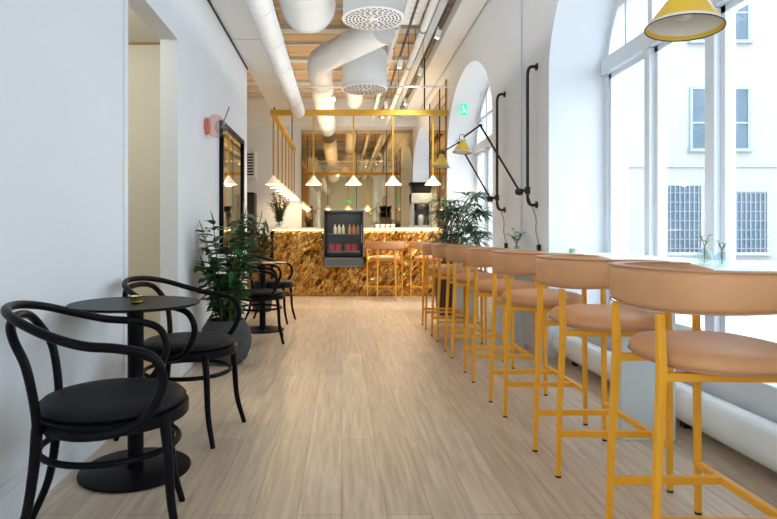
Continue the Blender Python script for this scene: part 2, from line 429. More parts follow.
bm = B(); goldsheet(bm, (-1.45, -.02, 0), (1,0,0), (0,0,1), 2.86, 1.115, (0,-1,0), 320, 120, (-.60, .06, .5)); obj('gold_front', bm, M['gold'], bar, smooth=60)
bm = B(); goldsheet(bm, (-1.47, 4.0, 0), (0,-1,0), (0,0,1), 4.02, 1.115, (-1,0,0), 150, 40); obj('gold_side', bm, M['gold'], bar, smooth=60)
bm = B(); box(bm, -1.45, 1.41, -.015, .55, 0, .49); box(bm, -1.45, -.605, -.015, .55, .49, 1.11); box(bm, .065, 1.41, -.015, .55, .49, 1.11); box(bm, -1.45, -.95, .55, 4.0, 0, 1.11); obj('body', bm, M['planter'], bar)
bm = B(); box(bm, -1.50, -.605, -.06, .6, 1.125, 1.155); box(bm, .065, 1.42, -.06, .6, 1.125, 1.155); box(bm, -1.50, -.9, .6, 4.05, 1.125, 1.155); obj('counter_top', bm, M['art'], bar, bev=.004)
bm = B(); box(bm, -1.48, -.61, -.05, -.03, 1.108, 1.125); obj('led_strip', bm, M['led'], bar); bm = B(); box(bm, .07, 1.41, -.05, -.03, 1.108, 1.125); obj('led_strip', bm, M['led'], bar)
bb = thing('back_counter', 'low back counter running below the bronze mirror', 'counter', (.4, 13.6, 0))
bm = B(); box(bm, -.9, 1.3, -.15, .47, 0, .86); obj('body', bm, M['planter'], bb)
bm = B(); box(bm, -.9, 1.3, -.18, .47, .86, .9); obj('counter_top', bm, M['art'], bb)

# display fridge let into the bar front
fr = thing('display_fridge', 'small glass fronted display fridge set into the gold bar front', 'fridge', (.03, 9.5, .5))
hw = .33; bm = B()
for s in (-1, 1): box(bm, s*hw-.02 if s > 0 else -hw, hw if s > 0 else -hw+.02, -.06, .5, 0, .95)
box(bm, -hw, hw, -.06, .5, .91, .95); box(bm, -hw, hw, -.06, .5, 0, .16); box(bm, -hw+.02, hw-.02, .47, .5, .16, .91)
obj('body', bm, M['fsteel'], fr, bev=.005)
bm = B(); box(bm, -hw+.02, hw-.02, .44, .468, .16, .91); box(bm, -hw+.0205, -hw+.025, -.05, .44, .165, .905); box(bm, hw-.025, hw-.0205, -.05, .44, .165, .905); obj('inner_lining', bm, M['dark'], fr)
dr = B()
for a in ((-hw+.01, -hw+.065, .18, .92), (hw-.065, hw-.01, .18, .92)): box(dr, a[0], a[1], -.09, -.062, a[2], a[3])
box(dr, -hw+.01, hw-.01, -.09, -.062, .865, .92); box(dr, -hw+.01, hw-.01, -.09, -.062, .18, .225)
d = obj('door', dr, M['gun'], fr, bev=.004); d['label'] = 'dark framed glass fridge door'
bm = B(); box(bm, -hw+.06, hw-.06, -.08, -.075, .22, .87); obj('pane', bm, M['glass'], d)
bm = B(); box(bm, hw-.045, hw-.03, -.125, -.11, .4, .7); obj('handle', bm, M['steel'], d)
for z in (.30, .55):
    bm = B(); box(bm, -hw+.022, hw-.022, 0, .44, z-.06 if z < .4 else z-.012, z if z > .4 else z-.048); obj('shelf', bm, M['steel'], fr)
bm = B()
for k in range(3):
    for q in range(20): box(bm, -.28+q*.029, -.265+q*.029, -.064, -.06, .04+k*.03, .052+k*.03)
obj('vent_grille', bm, M['dark'], fr)
bm = B(); box(bm, -.25, .25, .2, .24, .895, .908); obj('interior_light', bm, M['cup'], fr)
mklight('POINT', 'fridge_light', (0, .02, .86), .8, (1, .85, .65), .04, parent=fr)
for k in range(6):
    bm = B()
    lathe(bm, [(0,0),(.026,0),(.028,.01),(.028,.10),(.012,.13),(.012,.155),(0,.155)], seg=14)
    c = 'orange juice' if k >= 3 else 'cream coloured milk drink'
    o = obj('drink_bottle', bm, M['amber'] if k >= 3 else M['milk'], smooth=40); o.location = (-.12+k*.07 if k < 3 else -.08+k*.07, 9.62, 1.0505)
    tag(o, 'small bottle of %s on the upper fridge shelf' % c, 'bottle', '%s bottles in the fridge' % c)
for k in range(8):
    bm = B(); box(bm, -.045, .045, -.04, .04, 0, .062)
    o = obj('snack_box', bm, M['pack'], bev=.006); r = k//4; q = k % 4
    o.location = (-.17+q*.11+(.05 if q > 1 else 0), 9.62, .7525+r*.063)
    tag(o, 'red box packed on the lower fridge shelf', 'box', 'red boxes in the display fridge')

# coffee machine on the bar
cm = thing('coffee_machine', 'tall steel coffee machine with a black hopper on the bar by the window end', 'coffee machine', (1.38, 10.0, 1.156))
bm = B(); box(bm, -.18, .18, -.14, .17, 0, .04); box(bm, -.18, -.13, -.14, .17, .04, .6); box(bm, .13, .18, -.14, .17, .04, .6); box(bm, -.13, .13, .1, .17, .04, .6); box(bm, -.18, .18, -.16, .17, .42, .6)
obj('body', bm, M['fsteel'], cm, bev=.008)
bm = B(); lathe(bm, [(0,.44),(.11,.44),(.12,.40),(.12,.30),(0,.30)], (0,-.03,0)); obj('brew_basket', bm, M['gun'], cm, smooth=40)
bm = B(); v = box(bm, -.15, .15, -.12, .13, .6, .76)
for q in v[4:]: q.co.x *= 1.25; q.co.y *= 1.15
obj('hopper', bm, M['black'], cm, bev=.01)
bm = B(); box(bm, -.2, .2, -.15, .16, .76, .79); obj('hopper_lid', bm, M['black'], cm, bev=.008)
bm = B(); lathe(bm, [(0,.041),(.075,.041),(.085,.1),(.08,.2),(.05,.24),(0,.24)], (0,-.03,0)); obj('jug', bm, M['steel'], cm, smooth=40)
for k in range(8):
    bm = B(); lathe(bm, [(0,0),(.022,0),(.036,.06),(.033,.06),(.02,.006),(0,.006)], seg=16)
    o = obj('coffee_cup', bm, M['cup'], smooth=40); o.location = (.62+.09*(k % 4), 9.95+.1*(k//4), 1.1565)
    tag(o, 'white cup set out on the bar top left of the coffee machine', 'cup', 'white cups on the bar')

# vase of branches on bar end
def leafm(bm, p, d, up, L, W, bend=.2, n=4):
    d = Vector(d).normalized(); s = d.cross(Vector(up)); 
    if s.length < .01: s = d.cross(Vector((1,0,0)))
    s.normalize(); u = s.cross(d); rows = []
    for i in range(n+1):
        t = i/n; wd = W*math.sin(PI*min(1, .08+t*.92))**.7*(1-.25*t) if i < n else 0.0005
        c = Vector(p)+d*L*t-u*(-1)*0+u*(-bend*L*t*t)
        rows.append((bm.verts.new(c-s*wd/2+u*wd*.18), bm.verts.new(c), bm.verts.new(c+s*wd/2+u*wd*.18)))
    for a, b in zip(rows, rows[1:]):
        bm.faces.new((a[0], a[1], b[1], b[0])); bm.faces.new((a[1], a[2], b[2], b[1]))
def rnd(a, b): return random.uniform(a, b)
def xclamp(bm, lo=None, hi=None, loz=None):
    for v in bm.verts:
        if lo is not None and v.co.x < lo: v.co.x = lo+(v.co.x-lo)*.05
        if hi is not None and v.co.x > hi: v.co.x = hi+(v.co.x-hi)*.05
        if loz is not None and v.co.z < loz: v.co.z = loz+rnd(0, .01)
def branches(root, z0, n, h, spread, L, W, mleaf, flowers=0):
    st, lf, fl = B(), B(), B()
    for i in range(n):
        a = 2*PI*i/n+rnd(-.3,.3); sp = spread*rnd(.3,1); hh = h*rnd(.65,1)
        pts = catmull([(0,0,z0), (math.cos(a)*sp*.25, math.sin(a)*sp*.25, z0+hh*.45), (math.cos(a)*sp, math.sin(a)*sp, z0+hh)], 7)
        tube(st, pts, [.004, .002], 5)
        for j in range(3, len(pts)):
            for s in (-1, 0, 1):
                aa = a+s*1.5+rnd(-.4,.4); leafm(lf, pts[j], (math.cos(aa), math.sin(aa), rnd(.2,.9)), (0,0,1), L*rnd(.7,1.1), W, rnd(0,.4))
        if i < flowers: lathe(fl, [(0,-.02),(.02,-.01),(.025,.01),(.012,.025),(0,.028)], tuple(pts[-1]), 8)
    obj('stem', st, M['stem'], root); obj('foliage', lf, mleaf, root)
    if flowers: obj('blossom', fl, M['flower'], root, smooth=60)
    else: fl.free()
vz = thing('vase_of_branches', 'glass vase of dark leafy branches with orange blossoms on the left bar end', 'vase', (-1.08, 9.8, 1.156))
bm = B(); lathe(bm, [(0,0),(.05,0),(.06,.03),(.055,.14),(.035,.19),(.05,.22),(.046,.22),(.031,.19),(.05,.14),(.055,.03),(0,.008)]); obj('vase', bm, M['vase'], vz, smooth=60)
branches(vz, .02, 13, .55, .22, .10, .028, M['leaf3'], 5)

# ------------------------------------------------------------ yellow hanging frame and pendants
fm = thing('hanging_lamp_frame', 'yellow square metal frame hung from the ceiling above the bar', 'lamp frame', (0, 9.4, 3.0))
bm = B(); box(bm, -1.18, 1.745, -.03, .03, 0, .09); obj('front_beam', bm, M['mustard'], fm)
bm = B(); box(bm, -1.18, -1.09, .03, 4.1, .02, .09); obj('side_beam', bm, M['mustard'], fm)
for x, y in ((-1.13, 3.5), (1.36, 0), (-1.13, .1)):
    bm = B(); tube(bm, [(x, y, .09), (x, y, 1.3)], .012, 8); obj('hanger_rod', bm, M['gun'], fm)
def pendant(x, y, label, group, first=None, rodw=.014):
    if first: return dup(first, (x, y, 1.86), 0, label, group)
    t = thing('pendant_lamp', label, 'pendant lamp', (x, y, 1.86), 0, group)
    bm = B()
    n = 48; rings = []
    for r, z in ((.132,0),(.095,.045),(.05,.095),(.025,.135),(.012,.15)):
        rings.append([bm.verts.new((math.cos(2*PI*k/n)*r*(1+(.02 if k % 2 else -.02)), math.sin(2*PI*k/n)*r*(1+(.02 if k % 2 else -.02)), z)) for k in range(n)])
    for a, b in zip(rings, rings[1:]):
        for k in range(n): bm.faces.new((a[k], a[(k+1) % n], b[(k+1) % n], b[k]))
    o = obj('shade', bm, M['shade'], t)
    bm = B(); lathe(bm, [(0,.02),(.03,.035),(.035,.06),(.02,.09),(0,.1)], seg=16); obj('bulb', bm, M['bulb'], t, smooth=60)
    bm = B(); box(bm, -rodw, rodw, -.012, .012, .15, 1.14); obj('rod', bm, M['mustard'], t)
    mklight('POINT', 'lamp_light', (0, 0, .004), 7, WARM, .03, parent=t)
    return t
def dupl(f, *a):
    r = dup(f, *a); return r
PL = None
names = ['above the left bar end', 'just left of the fridge', 'just right of the fridge', 'above the bar stools', 'beside the window wall']
for k, x in enumerate((-1.13, -.47, .19, .84, 1.5)):
    o = pendant(x, 9.4, 'cream cone pendant on a yellow rod, '+names[k], 'pendants on the front beam', PL)
    if PL is None: PL = o
for k in range(6):
    pendant(-1.13, 10.08+k*.68, 'cream cone pendant on the side beam, %s' % ['next behind the front left one', 'third in the row going back', 'fourth in the row going back', 'fifth in the row going back', 'last but one in the row going back', 'farthest back in the row'][k], 'pendants on the side beam', PL)

# ------------------------------------------------------------ ceiling services
def single(name, label, cat, bm, m, smooth=40, group=None, **k): return tag(obj(name, bm, m, smooth=smooth, **k), label, cat, group)
bm = B(); box(bm, XL, -.83, 1.0, 6.08, 3.12, 3.6); box(bm, XL, -.83, 6.1, 9.33, 3.12, 3.6)
t = tag(obj('boxed_duct', bm, M['duct'], bev=.006), 'square white boxed duct running along the top of the left wall', 'duct')
bm = B(); box(bm, XL+.02, -.85, 6.081, 6.099, 3.13, 3.58); obj('joint', bm, M['dark'], t)
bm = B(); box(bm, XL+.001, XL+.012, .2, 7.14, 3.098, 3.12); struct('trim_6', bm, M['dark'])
def roundduct(name, label, pts, r, rings=(), sm=5, seg=28):
    t = thing(name, label, 'duct', tuple(pts[0])); p0 = Vector(pts[0])
    P = [Vector(p)-p0 for p in pts]; bm = B(); tube(bm, P, r, seg); obj('pipe', bm, M['duct'], t, smooth=40)
    for i in range(len(P)-1):
        L = (P[i+1]-P[i]).length; n = int(L/.95); d = (P[i+1]-P[i]).normalized()
        if L < .5: continue
        for k in range(1, n+1):
            c = P[i]+d*(L*k/(n+1)); bm = B(); tube(bm, [c-d*.012, c+d*.012], r+.006, seg); obj('seam', bm, M['duct'], t, smooth=40)
    return t
roundduct('round_duct', 'slim round white duct beside the boxed duct on the left', [(-.70, 1.5, 3.01), (-.70, 9.15, 3.01)], .105)
t = roundduct('round_duct', 'wide round duct with a blunt end at the top of the view', [(-.385, 3.0, 3.66), (-.385, 6.55, 3.66)], .31)
bm = B(); tube(bm, [(0,3.5,0),(0,3.56,0),(0,3.62,0),(0,3.65,0)], [.316,.31,.22,.08], 28); obj('end_cap', bm, M['duct'], t, smooth=50)
elb = [(.52, 7.1, 3.6), (.42, 7.25, 3.6), (-.2, 8.15, 3.58), (-.3, 8.3, 3.57), (-.34, 8.55, 3.56), (-.34, 13.55, 3.56)]
roundduct('bent_duct', 'white round duct that bends from the ceiling centre towards the bar', elb, .19)
def diffuser(x, y, z, r, top, label):
    t = thing('air_diffuser', label, 'air diffuser', (x, y, z))
    bm = B(); lathe(bm, [(0,.012),(r*.97,.012),(r,.02),(r,top),(0,top)], seg=48); obj('drum', bm, M['duct'], t, smooth=40)
    bm = B(); lathe(bm, [(0,0),(r*1.0,0),(r*1.03,.006),(r*1.03,.014),(0,.014)], seg=48); obj('face_plate', bm, M['duct'], t, smooth=40)
    bm = B()
    for q in range(7):
        rr = r*(.2+.115*q); n = int(5+q*4)
        for k in range(n):
            a = 2*PI*k/n+q*.2; m4 = Matrix.Translation((math.cos(a)*rr, math.sin(a)*rr, 0)) @ Matrix.Rotation(a, 4, 'Z')
            v = box(bm, -.008, .008, -.02, .02, -.002, .001); bmesh.ops.transform(bm, matrix=m4, verts=v)
    obj('slots', bm, M['dark'], t)
diffuser(.33, 6.0, 3.3, .32, .98, 'round perforated ceiling air diffuser nearest the camera')
diffuser(.33, 8.4, 3.17, .33, .62, 'second perforated drum air diffuser, nearer the bar')
roundduct('round_duct', 'white duct above the second drum diffuser', [(.27, 8.4, 3.97), (.27, 12.5, 3.97)], .17)
def longbox(name, label, cat, x, z, wx, wz, y0, y1, m, group=None):
    bm = B(); box(bm, x-wx/2, x+wx/2, y0, y1, z-wz/2, z+wz/2); return single(name, label, cat, bm, m, None, group, bev=.004)
longbox('trunking', 'pale boxed trunking along the top of the window wall', 'trunking', 1.58, 3.9, .30, .16, 1, 13.5, M['duct'])
longbox('trunking', 'narrow second trunking beside the one at the window wall', 'trunking', 1.27, 3.97, .12, .1, 1, 13.5, M['joist'])
for k, (x, z, r) in enumerate(((.80, 3.97, .03), (.70, 3.70, .03), (1.04, 3.66, .045), (1.14, 3.88, .03))):
    t = thing('ceiling_pipe', 'white pipe running to the bar below the ceiling, %s of the four' % ['leftmost', 'second from left', 'third from left', 'rightmost'][k], 'pipe', (x, 1.5, z))
    bm = B(); tube(bm, [(0,0,0),(0,12,0)], r, 12); obj('pipe', bm, M['duct'], t, smooth=40)
    for q in range(7):
        bm = B(); tube(bm, [(0,1+q*1.6,r*.8),(0,1+q*1.6,4.3-z)], .006, 6); tube(bm, [(0,.98+q*1.6,0),(0,1.02+q*1.6,0)], r+.006, 12)
        obj('pipe_hanger', bm, M['steel'], t)
cr = []
for k, (y, z) in enumerate(((8.9, 3.345), (10.6, 3.3))):
    bm = B(); tube(bm, [(-.8, y, z), (1.7, y, z)], .014, 10)
    single('cross_pipe', 'thin pipe crossing the room under the ducts, %s one' % ['nearer', 'farther'][k], 'pipe', bm, M['joist'])
bm = B(); box(bm, .76, 1.0, 4.0, 7.4, 3.76, 3.775); box(bm, .76, .77, 4.0, 7.4, 3.776, 3.82); box(bm, .99, 1.0, 4.0, 7.4, 3.776, 3.82)
t = single('cable_tray', 'white cable tray beside the near air diffuser', 'cable tray', bm, M['white'], None)
bm = B()
for k in range(20): box(bm, .82, .94, 4.1+k*.16, 4.16+k*.16, 3.757, 3.7599)
obj('slots', bm, M['joist'], t)
def track(x, z, y0, y1, label, spots):
    t = thing('lighting_track', label, 'lighting track', (x, y0, z))
    bm = B(); box(bm, -.012, .012, 0, y1-y0, -.012, .012); obj('rail', bm, M['gun'], t)
    bm = B()
    for k in range(4): yy = .3+k*(y1-y0-.6)/3; tube(bm, [(0,yy,.01),(0,yy,4.3-z)], .003, 5)
    obj('wire', bm, M['gun'], t)
    for k, (y, tx, ty) in enumerate(spots):
        s = thing('spotlight', 'small white spotlight on the %s black track, %s' % (label.split()[0], ['nearest the camera', 'between the other two', 'farthest from the camera'][k]), 'spotlight', (x, y, z-.012), 0, 'spotlights on the black tracks')
        bm = B(); tube(bm, [(0,0,0),(0,0,-.06)], .008, 8); obj('stem', bm, M['white'], s)
        d = Vector((tx, ty, -3)).normalized(); c = Vector((0,0,-.09))
        bm = B(); tube(bm, [c-d*.05, c+d*.05], .032, 16); obj('head', bm, M['white'], s, smooth=40)
        bm = B(); tube(bm, [c+d*.0505, c+d*.054], .026, 16); obj('lens', bm, M['bulb'], s)
        q = mklight('SPOT', 'spot_light', c+d*.07, 70 if y > 9.5 else 35, (1, .78, .52) if y > 9.5 else (1, .90, .78), .03, parent=s, spot=1.7)
        q.rotation_euler = d.to_track_quat('-Z', 'Y').to_euler()
track(.76, 3.38, 2.2, 11.5, 'left black lighting track under the ceiling', [(7.5, -.4, .5), (9.8, .2, 1.2), (10.7, 0, -1.0)])
track(1.18, 3.6, 2.2, 11.5, 'right black lighting track under the ceiling', [(7.0, -.9, .3), (8.6, -.6, 1.5), (10.6, -.2, -1.0)])
s = thing('spotlight', 'glowing spotlight hanging from the cross pipe just before the bar', 'spotlight', (-.14, 8.9, 3.19))
bm = B(); tube(bm, [(0,0,-.05),(0,0,.145)], .008, 8); obj('stem', bm, M['white'], s)
bm = B(); tube(bm, [(0,.03,0),(0,-.05,-.06)], .04, 16); obj('head', bm, M['white'], s, smooth=40)
bm = B(); lathe(bm, [(0,-.03),(.03,0),(0,.03)], (0,-.062,-.068), 12); obj('lens', bm, M['bulb'], s, smooth=60)
mklight('POINT', 'spot_glow', (0,-.12,-.12), 1.5, (1,.8,.55), .04, parent=s)

# ------------------------------------------------------------ window counter
wc = thing('window_counter', 'long white counter along the windows on flat panel supports', 'counter', (1.40, .4, 0))
CL = 6.7
bm = B(); box(bm, 0, XR-1.40, 0, CL, .845, .885)
for c in CY[1:3]: 
    a, b = max(0, c-HW-.4), min(CL, c+HW-.4)
    box(bm, XR-1.40, XG-.075-1.40, a, b, .845, .885)
obj('counter_top', bm, M['white'], wc, bev=.004)
for y in (.15, 2.48, 4.84, 6.6):
    bm = B(); box(bm, .0, .275, y-.02, y+.02, 0, .845); obj('support_panel', bm, M['panel'], wc, bev=.003)
# heating pipe under windows
hp = thing('heating_pipe', 'thick white heating pipe lying along the floor under the windows', 'pipe', (1.84, .3, .13))
bm = B(); tube(bm, [(0,1.8,0),(0,4.45,0)], .095, 20); tube(bm, [(0,1.72,0),(0,1.8,0)], .05, 12); obj('pipe', bm, M['white'], hp, smooth=40)
for y in (2.05, 2.75, 3.5, 4.2):
    bm = B(); box(bm, -.02, .02, y-.02, y+.02, -.13, -.05); obj('bracket', bm, M['gun'], hp)

# ------------------------------------------------------------ bar stools
def rail(bm, p, q, w): tube(bm, [p, q], w, square=True)
def make_stool(label, group, loc, rz):
    t = thing('bar_stool', label, 'bar stool', loc, rz, group)
    # local: origin at seat centre, rear towards -x
    for s in (-1, 1):
        bm = B(); tube(bm, [(-.245,s*.145,0.006),(-.238,s*.142,.3),(-.222,s*.138,.62),(-.226,s*.136,.8)], [.0095,.0105,.0125,.0105], square=True)
        l = obj('leg', bm, M['yellow'], t, bev=.003)
        bm = B(); cyl(bm, .012, 0, .008, (-.245, s*.145), 12); obj('foot_cap', bm, M['gun'], l)
        bm = B(); tube(bm, [(.150,s*.285,0.006),(.145,s*.285,.6),(.142,s*.285,.815)], [.0095,.0115,.0095], square=True)
        l = obj('leg', bm, M['yellow'], t, bev=.003)
        bm = B(); cyl(bm, .012, 0, .008, (.150, s*.285), 12); obj('foot_cap', bm, M['gun'], l)
    bm = B()
    for s in (-1, 1): rail(bm, (-.24, s*.143, .185), (.135, s*.15, .185), .0125)
    rail(bm, (.148, -.285, .185), (.148, .285, .185), .0125); obj('footrest', bm, M['yellow'], t, bev=.002)
    bm = B()
    for s in (-1, 1): rail(bm, (-.225, s*.138, .612), (.14, s*.15, .612), .0125)
    rail(bm, (.146, -.285, .612), (.146, .285, .612), .0125); obj('seat_frame', bm, M['yellow'], t, bev=.002)
    bm = B(); lathe(bm, [(0,.625),(.19,.625),(.218,.632),(.226,.65),(.224,.668),(.205,.688),(.15,.699),(.08,.703),(0,.705)], (.018,0,0), 48, sx=.96, sy=1.08, power=2.7)
    st = obj('seat', bm, M['tan'], t, smooth=60)
    bm = B()
    ring = []
    for k in range(48):
        a = 2*PI*k/48; q = (abs(math.cos(a))**2.7+abs(math.sin(a))**2.7)**(-1/2.7); ring.append((.018+.227*math.cos(a)*q*.96, .227*math.sin(a)*q*1.08, .644))
    tube(bm, ring, .003, 6, closed=True); obj('piping', bm, M['tan2'], st)
    # wrap-around backrest
    R = .302; cx = .018; path = []
    path.append(((.215, -R), (0,-1))); path.append(((.12, -R), (0,-1)))
    for k in range(25):
        a = -PI/2-PI*k/24; ca, sa = math.cos(a), math.sin(a); q = (abs(ca)**2.3+abs(sa)**2.3)**(-1/2.3)
        nv = Vector((abs(ca*q)**1.5*(-1)/.25, abs(sa*q)**1.5*(1 if sa > 0 else -1)/R)).normalized(); path.append(((cx+.255*ca*q, R*sa*q), tuple(nv)))
    path.append(((.12, R), (0,1))); path.append(((.215, R), (0,1)))
    n = len(path)
    def sec(i, g=0):
        e = min(i, n-1-i); f = [.32, .80, .93, 1][min(e, 3)]; th = [.5, .95, 1, 1][min(e, 3)]*.026
        top = .932-(0.028 if e == 0 else .004 if e == 1 else 0); bot = .805+(1-f)*.05+.026*min(1, max(0, (path[i][0][0]+.2)/.3))
        out = []
        for a_, z_ in ((-1,.18),(-.8,.05),(-.4,0),(.4,0),(.8,.05),(1,.18),(1,.5),(1,.82),(.8,.95),(.4,1),(-.4,1),(-.8,.95),(-1,.82),(-1,.5)):
            lean = .010*(z_-.5); out.append((a_*th+lean, bot+(top-bot)*z_))
        return out
    bm = B(); sweep(bm, path, sec); bk = obj('backrest', bm, M['tan'], t, smooth=55)
    bm = B()
    for side in (-1, 1):
        tube(bm, [(p[0]+nn[0]*(side*.024+.004), p[1]+nn[1]*(side*.024+.004), (sec(i)[9][1])-.003) for i, (p, nn) in enumerate(path)][1:-1], .003, 6)
    tube(bm, [(p[0]+nn[0]*.022, p[1]+nn[1]*.022, sec(i)[2][1]+.003) for i, (p, nn) in enumerate(path)][1:-1], .003, 6)
    obj('piping', bm, M['tan2'], bk)
    return t
ords = ['nearest the camera', 'second from the camera', 'third from the camera', 'fourth from the camera', 'fifth from the camera', 'sixth from the camera', 'farthest along, next to the palm']
st0 = None
for k, y in enumerate((1.82, 2.57, 3.375, 4.12, 4.915, 5.675, 6.385)):
    lb = 'yellow bar stool with tan back at the window counter, '+ords[k]
    if st0 is None: st0 = make_stool(lb, 'bar stools along the window counter', (1.165, y, 0), 0)
    else: dup(st0, (1.165, y, 0), [0,0,.02,-.02,.01,.03,-.02][k], lb)
dup(st0, (.70, 9.18, 0), PI/2, 'yellow-legged bar stool standing at the gold bar right of the fridge', 'bar stools at the gold bar')
dup(st0, (1.41, 9.16, 0), PI/2, 'yellow-legged bar stool at the gold bar, in the corner by the window wall', 'bar stools at the gold bar')

# ------------------------------------------------------------ bentwood chairs and tables
def make_chair(label, group, loc, rz):
    t = thing('bentwood_armchair', label, 'chair', loc, rz, group)
    bm = B(); lathe(bm, [(0,.455),(.225,.455),(.236,.462),(.238,.474),(.225,.486),(.16,.494),(0,.497)], seg=48); obj('seat', bm, M['leather'], t, smooth=60)
    bm = B(); lathe(bm, [(.20,.415),(.242,.415),(.247,.42),(.247,.452),(.24,.456),(.20,.456),(.20,.415)], seg=48); lathe(bm, [(0,.44),(.205,.44),(.205,.45),(0,.45)], seg=32); obj('seat_ring', bm, M['black'], t, smooth=40)
    bm = B(); tube(bm, [(.222*math.cos(2*PI*k/40)-.01, .212*math.sin(2*PI*k/40), .325) for k in range(40)], .011, 10, closed=True); obj('leg_hoop', bm, M['black'], t, smooth=60)
    for s in (-1, 1):
        bm = B(); tube(bm, catmull([(.165,s*.165,.44),(.178,s*.172,.33),(.19,s*.18,.15),(.225,s*.2,.0)], 5), [.018,.012], 12); obj('leg', bm, M['black'], t, smooth=60)
        bm = B(); tube(bm, catmull([(-.205,s*.16,.44),(-.215,s*.168,.3),(-.24,s*.18,.15),(-.30,s*.2,.0)], 5), [.018,.012], 12); obj('leg', bm, M['black'], t, smooth=60)
    h = [(-.205,.16,.40),(-.208,.175,.50),(-.23,.185,.63),(-.268,.165,.71),(-.29,.11,.752)]
    bm = B(); tube(bm, catmull(h+[(-.298,0,.765)]+[(x,-y,z) for x,y,z in h[::-1]], 5), .0145, 12); obj('back_hoop', bm, M['black'], t, smooth=60)
    a = [(-.17,.185,.43),(-.08,.238,.425),(.02,.25,.43),(.10,.26,.46),(.150,.268,.53),(.165,.275,.60),(.13,.282,.665),(.04,.286,.692),(-.06,.28,.705),(-.16,.252,.735),(-.25,.19,.770),(-.305,.10,.790)]
    bm = B(); tube(bm, catmull(a+[(-.322,0,.795)]+[(x,-y,z) for x,y,z in a[::-1]], 5), .0145, 12); obj('armrest', bm, M['black'], t, smooth=60)
    return t
ch0 = make_chair('black bentwood armchair at the near cafe table, closest to the camera', 'black bentwood armchairs', (-.78, 1.955, 0), .28)
dup(ch0, (-.80, 2.99, 0), -.21, 'black bentwood armchair on the far side of the near cafe table')
dup(ch0, (-.80, 5.55, 0), .12, 'black bentwood armchair behind the potted plant, near side of the far table')
dup(ch0, (-.82, 6.78, 0), -.15, 'black bentwood armchair on the far side of the far cafe table')
def make_table(label, group, loc):
    t = thing('cafe_table', label, 'table', loc, 0, group)
    bm = B(); lathe(bm, [(0,.722),(.262,.722),(.275,.728),(.275,.732),(.272,.735),(0,.735)], seg=64); obj('tabletop', bm, M['black'], t, smooth=40)
    bm = B(); cyl(bm, .034, .01, .722); lathe(bm, [(0,.715),(.09,.715),(.09,.722),(0,.722)]); obj('column', bm, M['black'], t, smooth=40)
    bm = B(); lathe(bm, [(0,0),(.225,0),(.235,.004),(.235,.010),(.225,.016),(.05,.018),(0,.018)], seg=64); obj('base', bm, M['black'], t, smooth=40)
    return t
tb = make_table('round black pedestal cafe table nearest the camera, with a brass tealight', 'round cafe tables', (-.905, 2.5, 0))
dup(tb, (-.86, 6.17, 0), 0, 'round black pedestal cafe table beyond the potted plant')
def tealight(x, y, z, label):
    t = thing('tealight_holder', label, 'candle holder', (x, y, z))
    bm = B(); lathe(bm, [(0,0),(.022,0),(.028,.006),(.028,.026),(.031,.032),(.026,.032),(.022,.01),(0,.01)], seg=24); obj('holder', bm, M['brass'], t, smooth=40)
    bm = B(); lathe(bm, [(0,.0105),(.021,.0105),(.021,.022),(0,.022)], seg=20); obj('candle', bm, M['cup'], t, smooth=40)
tealight(-.885, 2.46, .7355, 'small brass tealight holder on the near black table')
tealight(-.88, 6.14, .7355, 'small tealight holder on the far black table')

# ------------------------------------------------------------ plants
pp = thing('potted_plant', 'leafy green plant in a round charcoal pot against the left wall', 'potted plant', (-.935, 4.6, 0))
bm = B(); lathe(bm, [(0,0),(.12,0),(.165,.04),(.198,.13),(.205,.2),(.19,.28),(.155,.335),(.15,.35),(.135,.35),(.14,.33),(.17,.27),(0,.27)], seg=40); obj('pot', bm, M['pot'], pp, smooth=60)
bm = B(); lathe(bm, [(0,.325),(.08,.325),(.142,.318)], seg=30); obj('soil', bm, M['soil'], pp, smooth=60)
st, lf = B(), B()
for i in range(17):
    a = 2*PI*i/17*2.4+rnd(-.2,.2); sp = rnd(.04,.30); hh = rnd(.25,.9) if i % 3 else rnd(.7,.92)
    r0 = rnd(.01,.08)
    pts = catmull([(math.cos(a)*r0, math.sin(a)*r0, .30), (math.cos(a)*(r0+sp*.45), math.sin(a)*(r0+sp*.45), .30+hh*.5), (math.cos(a)*(r0+sp), math.sin(a)*(r0+sp), .30+hh)], 9)
    tube(st, pts, [.007,.003], 6)
    for j in range(3, len(pts)):
        for s in ((-1, 1) if (j+i) % 2 else (0,)):
            aa = a+s*1.2+rnd(-.5,.5)+j*.7; leafm(lf, pts[j], (math.cos(aa), math.sin(aa), rnd(.0,.6)), (0,0,1), rnd(.11,.165), rnd(.065,.09), rnd(.1,.5))
    leafm(lf, pts[-1], (math.cos(a)*.3, math.sin(a)*.3, 1), (1,0,0), .12, .04, .1)
xclamp(lf, lo=-.235); xclamp(st, lo=-.235)
obj('stem', st, M['stem'], pp); obj('foliage', lf, M['leaf'], pp)
# taller spiky plant by the end of the left wall
p2 = thing('potted_plant', 'spiky plant in a dark pot between the far table and the bar', 'potted plant', (-1.08, 7.7, 0))
bm = B(); lathe(bm, [(0,0),(.12,0),(.16,.3),(.165,.38),(.15,.38),(.14,.34),(0,.34)], seg=32); obj('pot', bm, M['pot'], p2, smooth=50)
st, lf = B(), B()
for i in range(9):
    a = 2*PI*i/9; sp = rnd(.02,.14); top = rnd(.75,1.1)
    pts = catmull([(math.cos(a)*.04, math.sin(a)*.04, .33), (math.cos(a)*sp*.5, math.sin(a)*sp*.5, top*.65), (math.cos(a)*sp, math.sin(a)*sp, top)], 5); tube(st, pts, [.01,.005], 6)
    for k in range(16):
        aa = 2*PI*k/16+rnd(-.2,.2); leafm(lf, pts[-1-(k % 4)], (math.cos(aa), math.sin(aa), rnd(.0,1.0)), (0,0,1), rnd(.2,.32), .036, rnd(.0,.35))
obj('stem', st, M['stem'], p2); obj('foliage', lf, M['leaf3'], p2)
